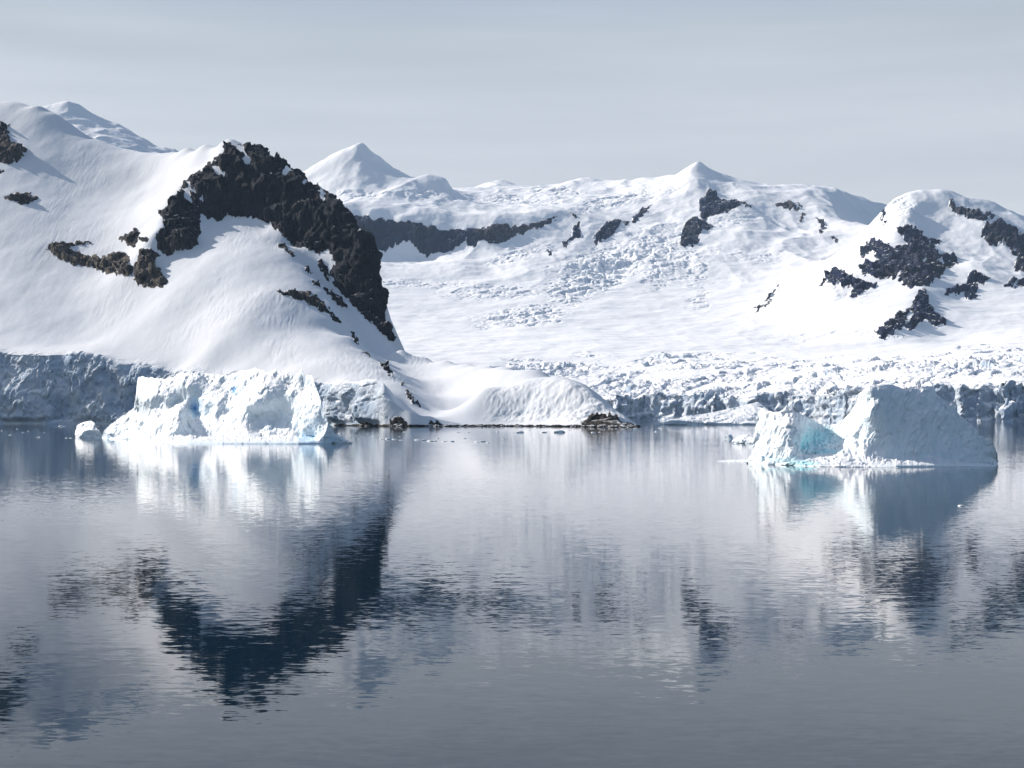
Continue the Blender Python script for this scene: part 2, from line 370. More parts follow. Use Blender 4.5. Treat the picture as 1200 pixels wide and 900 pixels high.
def shore_near(px): return np.interp(px, [-200, 0, 200, 300, 380, 450, 600, 690, 745, 800], [2950, 2800, 2620, 2440, 2330, 2120, 2080, 1990, 1900, 1880])
def near_mountain():
    pts, cs = [], []
    def add(lst, c): pts.extend(lst); cs.extend([c] * len(lst))
    crest = [(-180,130,3950),(-60,121,3920),(0,119,3900),(15,118,3900),(27,122,3880),(35,127,3860),(41,125,3850),(47,125,3850),(52,130,3840),(65,134,3820),(82,150,3800),(100,160,3780),(125,167,3760),(140,172,3740),(160,176,3720),(190,180,3680),(207,178,3620),(220,172,3550),(240,169,3470),(260,164,3400),(270,163,3390),(282,168,3380),(307,172,3350),(322,183,3330),(337,192,3300),(352,203,3270),(372,213,3230),(385,225,3200),(400,240,3150),(416,260,3100),(431,275,3060),(437,300,3030),(446,350,2950),(452,385,2850),(459,400,2780)]
    add(line(crest, 70), 12)
    lobe = [(459,400,2780),(470,408,2720),(500,417,2720),(550,425,2600),(600,431,2480),(640,438,2380),(670,445,2270),(690,452,2210),(705,464,2150),(718,480,2090),(730,492,2010),(745,499,1950)]
    add(line(lobe, 60)[1:], 8)
    rib = [(340,292,3060),(346,300,3030),(372,330,2920),(400,370,2770),(415,395,2670),(430,413,2580),(452,430,2470),(470,449,2350),(487,470,2220),(500,486,2140)]
    add(line(rib, 60), 12)
    base = [(185,290,3090),(193,300,3085),(215,293,3090),(234,287,3110),(235,265,3160),(240,254,3220),(262,254,3230),(296,254,3210),(317,262,3180),(335,280,3120)]
    add(line(base, 60), 15)
    base2 = [(347,289,3120),(375,297,3070),(385,313,3030),(395,335,2990),(407,350,2950),(425,368,2880),(440,382,2820)]
    add(line(base2, 60), 15)
    top_l = [(182,272,3110),(197,236,3250),(215,212,3320),(242,192,3375),(258,175,3395)]
    add(line(top_l, 60), 20)
    g = [(0,400,2890),(0,350,3060),(0,300,3230),(0,250,3400),(0,200,3580),(0,150,3770),(-170,405,3020),(-170,300,3330),(-170,200,3680),
         (100,400,2860),(100,350,3030),(100,300,3210),(100,250,3390),(95,200,3590),(200,400,2740),(200,350,2890),(150,305,3130),(190,225,3400),(180,205,3520),(150,240,3380),
         (45,180,3640),(120,330,3060),(300,300,2990),(260,340,2870),(300,350,2780),(300,400,2610),(340,390,2660),(380,400,2600),(380,430,2440),(420,430,2430),(350,345,2810),
         (250,400,2650),(225,310,3010),(250,290,3080),(300,275,3120),
         (425,385,2850),(440,402,2810),(462,420,2720),(480,432,2640),(500,446,2560),(530,465,2410),(555,482,2250),(525,438,2530),(560,442,2400),(600,442,2330),(640,446,2280)]
    add([C(*p) for p in g], 90)
    # top of the ice cliff along the shore, then the low shore
    for px, py in [(-180,414),(-60,414),(0,413),(40,413),(70,414),(100,416),(130,421),(160,426),(207,434),(250,441),(300,447),(370,450),(410,452),(435,449),(455,450)]:
        Y = float(shore_near(px)) + 35; add([C(px, py, Y)], 30)
    for px, py, o in [(475,478,90),(475,489,30),(500,489,60),(530,491,40),(530,478,110),(567,452,105),(567,487,55),(592,456,100),(592,487,58),(615,452,100),(615,486,60),(640,453,95),(640,487,55),(662,454,90),(662,487,50),(687,461,90),(690,489,45),(705,476,85),(715,493,45)]:
        add([C(px, py, float(shore_near(px)) + o)], 15)
    # hidden far side
    bk = [(-180,700,4400),(0,760,4400),(0,500,4900),(100,560,4400),(200,420,4200),(280,400,3800),(350,250,3700),(420,100,3500),(450,180,3150),(475,60,3080),(500,40,3020),(470,10,3400),(540,10,2930),(600,5,2780),(650,0,2520),(700,-5,2380),(740,-8,2200),(760,-12,2000),(770,-12,1880),(760,-15,2600),(600,-10,3200),(500,-10,3700),(-180,300,5000),(200,100,4900),(400,0,4200)]
    add([Z(*p) for p in bk], 80)
    cols = np.arange(-170, 775, 1.15)
    off = np.r_[np.arange(-6, 42, .6), np.arange(42, 60, 2.), np.arange(60, 1500, 4.2), np.arange(1500, 2100, 25)]
    PX, OFF = np.meshgrid(cols, off)
    shore = shore_near(PX)
    XS = (PX - 600) / F * shore
    wob = 16 * fbm2(XS / 110, XS * 0, 3, 3)
    Y = shore + wob + OFF
    X = (PX - 600) / F * Y
    q = np.stack([X, Y], -1)
    h = rbf(pts, cs, q)
    cliff = sstep(470, 430, PX)                            # ice cliff share of the shore
    lowc = 1 - cliff
    # snow undulation and fall-line runnels
    h = h + (4 * fbm2(X / 210, Y / 210, 3, 21) + .5 * fbm2(X / 34, Y / 60, 4, 25)) * sstep(10, 120, OFF)
    P = np.stack([X, Y, h], -1); px, py = proj(P)
    run = sstep(.05, .5, fbm2(X / 170 + 3, Y / 260, 4, 40) + .02)
    rr = 1 - np.abs(noise2(X / 7.5 + 1.2 * noise2(X / 40, Y / 60, 6), Y / 90, 33)) * 2
    rr2 = noise2(X / 3.9, Y / 34, 35)
    h = h + run * sstep(60, 160, OFF) * (.42 * rr * sstep(-.5, .6, fbm2(X / 30, Y / 70, 2, 41)) + .42 * rr2)
    # seaward edge
    t = np.clip((OFF + 4) / 30, 0, 1.)
    prof = cliff * (sstep(0, 1, t) * .5 + t * .5) + lowc * np.clip((OFF + 5) / 14, 0, 1) ** .8
    z = np.where(OFF < 40, (h + 3) * prof - 3, h)
    P = np.stack([X, Y, z], -1)
    px, py = proj(P)
    wx, wy = fractal_warp(px, py, 2.8, 6, 50)
    d, idx = polymask(NEAR_ROCKS, wx, wy)
    hd, _ = polymask(NEAR_HOLES, wx, wy)
    d = np.minimum(d, np.where(hd > -5, -hd, 9))
    brk = fbm2(px / 5, py / 8, 4, 191)
    rock = np.clip(.5 + (d - np.maximum(brk - .3, 0) * np.where(idx == 0, 3, 6)) / 2.2, 0, 1)
    behind = sstep(120, 30, Y - np.interp(px, [p[0] for p in crest + lobe[1:]], [p[2] for p in crest + lobe[1:]]))
    rock = rock * behind
    tide = sstep(3.4, 1.8, z + 1.3 * fbm2(X / 14, Y / 14, 3, 77)) * sstep(385, 400, PX)
    rock = np.maximum(rock, tide)
    tan = np.zeros_like(px)
    for cx, cy, rx, ry, a in NEAR_TAN: tan = np.maximum(tan, a * np.clip(1.4 - np.hypot((px - cx) / rx, (py - cy) / ry), 0, 1))
    ice = cliff * sstep(70, 30, OFF)
    lobef = sstep(560, 590, PX) * sstep(150, 60, OFF) * .3
    ice = np.maximum(ice, lobef)
    # relief along the surface normal
    n = gnormals(P)
    q3 = P / 1.0
    sel = rock > .3; crag = np.zeros_like(z); crag[sel] = fractured(q3[sel], 46., 60) * 15 + fbm3(q3[sel] * np.array([1, 1, .4]) / 16, 4, 66, .55) * 2.2 + fbm3(q3[sel] / 130, 2, 64, .5, True) * 8
    f1, f2, cid, _, _ = voronoi(P[..., 0] / 34 + fbm3(q3 / 40, 2, 79), P[..., 2] / 26 + Y / 60 + fbm3(q3 / 40, 2, 80), 81)
    crack = (cid - .5) * 5 + sstep(.0, .12, f2 - f1) * 3 + fbm3(q3 / 26, 4, 84, .5, True) * 3 + fbm3(q3 / 7, 3, 86, .5, True) * .7
    cav = fbm3(q3 / 90, 2, 88) * 16
    upper = sstep(3, 12, z)
    inn = np.clip((d - .3) / 4, 0, 1) * (rock > .5)
    disp = inn * sstep(4, 20, z + 3) * (crag * .8 + 3) + ice * (1 - rock) * (crack + cav) * upper * cliff * (.25 + .75 * sstep(34, 14, OFF))
    disp = disp + lobef * 2.5 * (1 - rock) * upper * (fbm3(q3 * np.array([1, 1, .25]) / 12, 4, 90, .55, True) * 1.6 + (fbm3(q3 / 30, 3, 95)) * 3)
    disp = disp * np.where(tide > .5, .3, 1) + tide * (1 - cliff) * fbm3(q3 / 5, 3, 98) * 2.0
    P = P + n * disp[..., None]
    P[..., 2] = np.maximum(P[..., 2], -3.0)
    rf = (rock[:-1, :-1] + rock[1:, 1:] + rock[:-1, 1:] + rock[1:, :-1]) / 4
    ii = idx[:-1, :-1]
    lab = np.zeros(rf.shape, int); lab[rf > .5] = 1 + ii[rf > .5]
    lab[(tide[:-1, :-1] > .5) & (rf > .5) & (d[:-1, :-1] < 0)] = 50
    names = {0: ('mountain', None)}
    for k in range(len(NEAR_ROCKS)): names[k + 1] = ('rock_face' if k in (0, 1, 5, 6) else 'rock_outcrop', 0)
    names[50] = ('tide_line_rock', 0)
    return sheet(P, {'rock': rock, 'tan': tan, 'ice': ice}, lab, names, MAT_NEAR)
near = near_mountain()

# ------------------------------------------------------------------ far ranges, snowfields and the glacier
FAR_ROCKS = [
 [(403,243),(415,253),(427,253),(440,258),(450,256),(475,260),(493,262),(517,268),(547,269),(567,267),(568,280),(560,283),(557,288),(548,288),(548,278),(533,293),(517,297),(497,300),(488,290),(477,282),(450,293),(440,295),(435,283),(430,275),(415,265),(403,257)],
 [(568,265),(587,262),(607,265),(623,263),(637,258),(655,252),(652,257),(637,265),(617,272),(600,277),(593,283),(573,287),(567,283)],
 [(657,283),(667,280),(673,263),(685,255),(688,260),(677,267),(685,277),(668,283),(662,292)],
 [(695,277),(707,263),(722,255),(733,257),(727,265),(718,277),(708,282),(698,288)],
 [(730,260),(743,253),(757,243),(765,240),(750,257),(733,265)],
 [(641,293),(650,293),(647,300),(641,299)],
 [(665,251),(677,250),(675,254)],
 [(797,282),(803,262),(812,252),(823,258),(820,246),(819,238),(832,220),(840,223),(843,235),(867,235),(881,240),(880,243),(867,240),(850,250),(837,252),(827,258),(835,267),(823,268),(817,287),(797,288)],
 [(902,240),(923,235),(943,242),(935,247),(923,245),(915,243)],
 [(945,245),(946,250),(938,262),(935,260)],
 [(955,252),(968,260),(970,268),(960,275),(962,262)],
 [(973,277),(983,280),(977,284)],
 [(1007,290),(1020,280),(1030,280),(1047,290),(1053,287),(1063,288),(1060,280),(1050,267),(1063,263),(1077,267),(1087,277),(1103,283),(1097,290),(1100,298),(1120,298),(1123,310),(1107,317),(1100,327),(1087,335),(1067,337),(1050,332),(1057,317),(1047,327),(1033,325),(1013,323),(1007,312),(1013,303),(1007,297)],
 [(960,335),(970,317),(983,314),(1000,323),(1027,332),(1027,335),(1007,345),(993,352),(1000,337),(987,337),(973,332)],
 [(1025,388),(1053,367),(1067,360),(1077,340),(1087,340),(1090,357),(1110,377),(1110,380),(1093,382),(1083,375),(1067,388),(1060,383),(1047,390),(1037,399),(1030,393)],
 [(1107,340),(1133,330),(1140,315),(1147,320),(1160,327),(1160,330),(1147,332),(1143,350),(1133,352),(1130,340),(1120,348),(1108,343)],
 [(1112,232),(1122,242),(1133,242),(1165,252),(1163,258),(1143,258),(1128,252),(1113,245)],
 [(1150,277),(1155,260),(1173,257),(1200,273),(1240,290),(1240,322),(1187,317),(1192,303),(1183,290),(1177,287),(1160,288)],
 [(1172,335),(1187,327),(1240,325),(1240,337),(1190,337)],
 [(883,365),(897,353),(912,333),(912,338),(900,357),(888,366)],
 [(1034,250),(1036,243),(1038,246),(1036,262),(1033,266)],
]
FAR_HOLES = [[(1013,299),(1022,295),(1030,307),(1020,306)], [(1062,372),(1066,364),(1070,368),(1062,382)], [(470,290),(476,288),(477,293)], [(1080,302),(1084,303),(1082,307)],[(1100,300),(1104,303),(1108,312),(1103,309)]]
def front_far(px): return np.interp(px, [300, 600, 750, 850, 950, 1000, 1100, 1200, 1350], [5300, 5250, 5150, 4900, 4600, 4350, 4050, 3950, 3950])
def far_land():
    pts, cs = [], []
    def add(lst, c): pts.extend(lst); cs.extend([c] * len(lst))
    r1 = [(300,222,10600),(330,215,10500),(355,205,10500),(372,193,10500),(388,184,10500),(405,178,10500),(418,173,10500),(425,170,10500),(430,175,10520),(437,182,10530),(450,191,10550),(465,203,10550),(478,212,10500),(490,211,10350),(503,208,10250),(515,208,10250),(524,213,10250),(530,225,10250),(534,237,10300)]
    add(line(r1, 110), 25)
    r2 = [(534,234,11600),(560,222,11600),(590,215,11600),(610,220,11500),(640,221,11500),(665,215,11400),(690,211,11400),(705,216,11300),(740,212,11200),(765,208,11100),(780,204,11000),(800,206,10800),(811,199,10700),(820,194,10600),(828,201,10650),(845,207,10700),(870,215,10700),(890,221,10700),(905,222,10700),(925,220,10650),(945,222,10600),(968,228,10450),(985,228,10850),(1010,232,11150),(1030,241,11300),(1045,250,11400),(1100,270,11500)]
    add(line(r2, 160), 30)
    r3 = [(1030,262,8150),(1036,250,8200),(1050,236,8250),(1068,227,8300),(1085,223,8300),(1100,223,8300),(1115,224,8300),(1125,229,8280),(1140,233,8250),(1160,238,8250),(1180,247,8250),(1200,255,8250),(1240,262,8300),(1340,280,8400)]
    add(line(r3, 110), 30)
    # spurs
    add(line([(425,170,10500),(432,190,10350),(440,205,10200),(452,222,10050)], 90), 15)
    add(line([(820,194,10600),(836,212,10400),(850,226,10200),(872,240,9900)], 110), 20)
    add(line([(820,194,10600),(812,212,10350),(806,235,10050),(800,258,9750)], 110), 20)
    add(line([(1082,336,6950),(1078,345,6850),(1066,366,6600),(1048,388,6350)], 70), 8)
    add(line([(1082,336,6950),(1092,352,6800),(1112,380,6450)], 70), 8)
    add(line([(1085,223,8300),(1062,262,7900),(1040,292,7600),(1005,322,7300),(975,336,7250)], 130), 20)
    add(line([(1140,314,7350),(1136,335,7100),(1125,352,6950)], 90), 15)
    add(line([(968,228,10450),(978,245,10000),(988,262,9600)], 90), 15); add([C(1005, 250, 10850), C(1012, 262, 10500), C(1000, 272, 9900)], 30)
    # cliff under the plateau
    ct = [(395,243,9500),(415,250,9450),(440,256,9400),(475,258,9400),(515,266,9350),(547,267,9350),(587,261,9450),(623,262,9500),(655,251,9700)]
    cb = [(395,262,9340),(425,276,9300),(440,296,9250),(470,290,9250),(497,301,9200),(533,294,9200),(560,287,9230),(593,284,9280),(625,272,9400),(655,257,9640)]
    add(line(ct, 110), 15); add(line(cb, 110), 15)
    g = [(430,235,9750),(480,238,9800),(520,245,9750),(570,245,9950),(460,222,10000),(500,225,10050),(560,232,10700),(600,232,10900),(620,242,10300),(660,236,10400),(700,240,10200),(740,230,10500),(770,225,10500),
         (450,312,8900),(520,310,8950),(600,300,9050),(650,310,8800),(450,340,8300),(550,340,8300),(650,340,8250),(450,365,7800),(550,365,7800),(650,365,7700),
         (450,390,7200),(550,390,7200),(650,390,7100),(750,390,7100),(850,390,7000),(700,275,9450),(690,295,9100),(720,315,8750),(760,285,9300),(760,310,8800),(760,340,8250),(760,365,7700),
         (800,290,9200),(830,280,9300),(850,300,8950),(830,320,8600),(850,345,8050),(830,365,7650),(870,270,9400),(900,255,9800),(930,250,9900),(930,280,9300),(900,300,8900),(950,270,9600),(900,330,8300),(880,350,7850),(950,310,8500),
         (980,285,9100),(1000,300,8600),(960,320,8000),(920,345,7700),
         (880,375,7250),(940,385,6900),(1000,360,6900),(1000,385,6600),(1030,350,6950),(1045,330,7150),(1080,300,7500),(1075,330,7080),(1085,265,7950),(1120,280,7800),(1110,310,7450),(1130,265,7950),(1160,300,7600),(1160,270,7850),
         (1200,285,7800),(1200,320,7350),(1200,350,6900),(1160,350,6950),(1130,370,6600),(1160,380,6450),(1210,385,6300),(1060,400,6250),(1100,395,6350),(1020,405,6250),(1300,330,7300),(1300,380,6400),
         (700,402,6650),(800,402,6650),(900,402,6600),(950,402,6500),(600,402,6750),(450,405,6700),(350,400,6900),(350,350,8000),(350,300,9000),(340,260,9900)]
    add([C(*p) for p in g], 140)
    for px, py, o in [(340,440,60),(500,455,60),(600,462,60),(650,466,60),(700,468,50),(750,464,50),(800,461,50),(850,462,50),(900,461,50),(950,463,50),(985,460,50),(1015,455,50),(1060,455,50),(1100,454,60),(1150,450,60),(1200,447,60),(1330,447,60),
                      (600,440,420),(700,444,420),(800,440,420),(900,440,420),(1000,438,420),(1100,428,500),(1200,420,520),(1330,420,520),
                      (600,424,850),(700,426,850),(800,424,850),(900,424,850),(1000,424,850),(1100,414,1000),(1180,408,1050),(1330,405,1050),(450,425,700),
                      (600,412,1200),(700,414,1150),(800,413,1250),(900,413,1400),(1000,412,1500),(1080,406,1800)]:
        add([C(px, py, float(front_far(px)) + o)], 80)
    add([Z(300, 1100, 12800), Z(600, 1500, 12800), Z(900, 1300, 12800), Z(1200, 1200, 12000), Z(1200, 900, 9600), Z(1100, 1000, 9300), Z(1300, 800, 10000), Z(1050,1250,9300), Z(420,1500,11800)], 100)
    cols = np.arange(340, 1330, 1.25)
    off = np.r_[np.arange(-10, 30, 1.2), np.arange(30, 40, 3.), np.arange(40, 1500, 6.5), np.arange(1500, 3200, 11), np.arange(3200, 7200, 14), np.arange(7200, 8000, 50)]
    PX, OFF = np.meshgrid(cols, off)
    fr = front_far(PX); XS = (PX - 600) / F * fr
    v1 = voronoi(XS / 75, XS * 0 + 5.5, 71)[2]; v2 = voronoi(XS / 24, XS * 0 + 2.5, 72)[2]
    Y = fr + (70 * fbm2(XS / 420, XS * 0, 3, 5) + 70 * (v1 - .5) + 24 * (v2 - .5)) * np.exp(-np.maximum(OFF, 0) / 140) + OFF
    X = (PX - 600) / F * Y
    h = rbf(pts, cs, np.stack([X, Y], -1))
    P = np.stack([X, Y, h], -1); px, py = proj(P)
    # masks of broken ice
    edge = 18 * fbm2(X / 300, Y / 300, 3, 15)
    top = np.interp(px, [340, 600, 640, 700, 850, 1000, 1060, 1110, 1200, 1330], [432, 424, 418, 416, 416, 418, 418, 410, 404, 402])
    ser = sstep(-3, 5, py - top + edge * .35)
    def blob(cx, cy, rx, ry, rot=0):
        a = math.radians(rot); dx = (px - cx); dy = (py - cy); u = (dx * math.cos(a) + dy * math.sin(a)) / rx; v = (-dx * math.sin(a) + dy * math.cos(a)) / ry
        return np.clip(1.35 - np.hypot(u, v) + .35 * fbm2(X / 200, Y / 260, 3, 19), 0, 1)
    fall = 0
    for bl in [(612,372,52,11,-8,.9),(705,318,62,24,-22,1.),(575,343,52,9,0,.55),(660,345,26,10,40,.8),(770,300,45,35,0,.55),(612,300,35,7,-14,.7),(500,333,60,5,0,.4),(730,235,60,8,-10,.6),(600,236,70,5,0,.5),(815,315,20,25,0,.35),(820,352,12,12,0,.4),(500,228,25,8,0,.7),(430,228,40,6,0,.5),(850,262,60,6,-4,.35),(1010,392,60,5,0,.25),(930,395,60,4,0,.2),(650,226,40,5,0,.5),(880,300,60,8,0,.25),(985,345,40,8,0,.35),(1055,250,22,14,0,.4)]:
        fall = np.maximum(fall, blob(*bl[:5]) * bl[5])
    # big soft relief with ridges, more on the high ground
    high = sstep(350, 300, py) * .8 + .2
    rid = 1 - 2 * np.abs(noise2(X / 620 + .6 * fbm2(X / 900, Y / 900, 2, 7), Y / 800, 101))
    rid2 = 1 - 2 * np.abs(noise2(X / 210 + .5 * fbm2(X / 300, Y / 300, 2, 9), Y / 330, 103))
    open_ = (1 - ser)
    h = h + open_ * high * (20 * rid + 8 * rid2 + 9 * fbm2(X / 260, Y / 300, 5, 105, .5)) + open_ * 6 * fbm2(X / 300, Y / 160, 4, 109)
    # seracs
    wx_ = X + 9 * fbm2(X / 50, Y / 50, 2, 120); wy_ = Y + 9 * fbm2(X / 50 + 9, Y / 50, 2, 121)
    def blocks(s, seed, sy=1.):
        f1, f2, cid, vx, vy = voronoi(wx_ / s, wy_ / (s * sy), seed)
        k = (cid * 7.31) % 1.; k2 = (cid * 13.7) % 1.
        return (cid - .5) * 1.3 + (k - .5) * 2.2 * vx + (k2 - .5) * 2.2 * vy, sstep(.0, .16, f2 - f1)
    b1, g1 = blocks(62, 130, 1.3); b2, g2 = blocks(27, 140); b3, g3 = blocks(12, 150)
    rough = .12 + .88 * sstep(-.25, .35, fbm2(X / 330, Y / 200, 3, 160) + .35 * sstep(900, 100, OFF) - .12)
    pins = np.maximum(b1, -.4)
    h = h + ser * rough * (15 * pins + 8 * (g1 - 1) + 7 * b2 + 3 * (g2 - 1) + 2.2 * b3)
    c1, q1 = blocks(110, 170, .5); c2, q2 = blocks(38, 175, .5)
    h = h + (1 - ser) * fall * (17 * c1 + 13 * (q1 - 1) + 7 * c2 + 4 * (q2 - 1))
    # seaward front
    t = np.clip((OFF + 8) / 30, 0, 1); prof = t * .6 + .4 * sstep(0, 1, t)
    z = np.where(OFF < 24, (np.maximum(h, 20) + 3) * prof - 3, h)
    P = np.stack([X, Y, z], -1); px, py = proj(P)
    wx, wy = fractal_warp(px, py, 3.2, 7, 180)
    d, idx = polymask(FAR_ROCKS, wx, wy); hd, _ = polymask(FAR_HOLES, wx, wy)
    d = np.minimum(d, np.where(hd > -5, -hd, 9))
    # snow gullies and ledges break up the rock
    brk = np.clip(fbm2((px + .5 * py) / 8, (py - .5 * px) / 11, 5, 190, .6), -1, 1)
    rock = np.clip(.5 + (d - np.maximum(brk - .2, 0) * np.where((idx < 2) | (idx == 7) | (idx == 14), 1.5, 8)) / 2.2, 0, 1)
    far_y = np.interp(px, [390, 640, 660, 790, 890, 1033, 1040, 1300], [9700, 9900, 10400, 10700, 10800, 10600, 8400, 8450])
    rock = rock * (Y < far_y)
    tan = np.zeros_like(px)
    for cx, cy, rx, ry, a in [(610, 270, 45, 15, .35), (930, 245, 50, 30, .5), (1070, 310, 35, 30, .15), (1190, 285, 40, 40, .25), (1140, 245, 40, 15, .3), (897, 350, 20, 20, .3)]:
        tan = np.maximum(tan, a * np.clip(1.4 - np.hypot((px - cx) / rx, (py - cy) / ry), 0, 1))
    ice = np.clip(ser + fall * 1.2, 0, 1)
    n = gnormals(P); q3 = P
    sel = rock > .3; crag = np.zeros_like(z); crag[sel] = fractured(q3[sel], 75., 200) * 24 + fbm3(q3[sel] / 30, 3, 205) * 4
    face = sstep(45, 25, OFF) * sstep(2, 14, z)
    fv = voronoi(X / 30 + fbm3(q3 / 40, 2, 212), Y / 30, 215, z / 34)
    fc = fbm3(q3 / 45, 4, 210, .55) * 13 + (fv[2] - .5) * 12 + fbm3(q3 / 12, 3, 213) * 2
    inn = np.clip((d - .3) / 3, 0, 1) * (rock > .5)
    P = P + n * (inn * (crag + 6) + face * fc)[..., None]
    P[..., 2] = np.maximum(P[..., 2], -3.0)
    rf = (rock[:-1, :-1] + rock[1:, 1:] + rock[:-1, 1:] + rock[1:, :-1]) / 4
    lab = np.zeros(rf.shape, int)
    lab[(ser[:-1, :-1] > .5)] = 1
    right = (Y < 8900) & (px > np.interp(py, [220, 262, 300, 340, 362, 400], [1030, 1024, 985, 950, 925, 985])) & (py < 403)
    lab[right[:-1, :-1] & (lab == 0)] = 2
    rr = rf > .5; own = np.where(lab[rr] == 2, 200, 100)
    lab[rr] = own + idx[:-1, :-1][rr]
    names = {0: ('snow_mountains', None), 1: ('glacier', None), 2: ('rocky_mountain', None)}
    for k in range(len(FAR_ROCKS)): names[100 + k] = ('rock_face', 0); names[200 + k] = ('rock_face', 2)
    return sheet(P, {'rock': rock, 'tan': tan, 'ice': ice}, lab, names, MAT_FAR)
far = far_land()

# snow summit showing over the shoulder of the near mountain
def back_summit():
    pts, cs = [], []
    cr_ = [(-40,150,6000),(10,140,6000),(40,133,6000),(54,128,6000),(65,121,6000),(80,118,6000),(92,121,6000),(100,128,6000),(107,134,6000),(120,139,6000),(135,144,6000),(150,152,6000),(165,162,6000),(180,172,6000),(190,179,6000),(205,177,6000),(230,195,6000),(280,240,6000)]
    pts += line(cr_, 60); cs += [12] * len(pts)
    sp = line([(135,144,6000),(128,156,5800),(122,170,5600)], 60) + line([(100,130,6000),(88,138,5880),(84,146,5800)], 60); pts += sp; cs += [15] * len(sp)
    g = [C(*p) for p in [(20,170,5600),(70,160,5600),(100,165,5580),(60,140,5820),(110,150,5820),(160,185,5600),(200,205,5600),(20,200,5200),(120,210,5200),(260,260,5400)]] + [Z(20, 900, 6700), Z(120, 850, 6700), Z(250, 500, 6700), Z(180, 850, 6350)]
    pts += g; cs += [60] * len(g)
    PX, Y = np.meshgrid(np.arange(-30, 275, 1.2), np.arange(5200, 6500, 9.)); X = (PX - 600) / F * Y
    h = rbf(pts, cs, np.stack([X, Y], -1)) + 8 * fbm2(X / 160, Y / 160, 5, 300) + 5 * (1 - 2 * np.abs(noise2(X / 90, Y / 130, 303)))
    P = np.stack([X, Y, h], -1); f = np.zeros(h.shape)
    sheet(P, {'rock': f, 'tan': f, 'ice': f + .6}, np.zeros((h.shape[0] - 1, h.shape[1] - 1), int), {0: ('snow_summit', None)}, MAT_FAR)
back_summit()

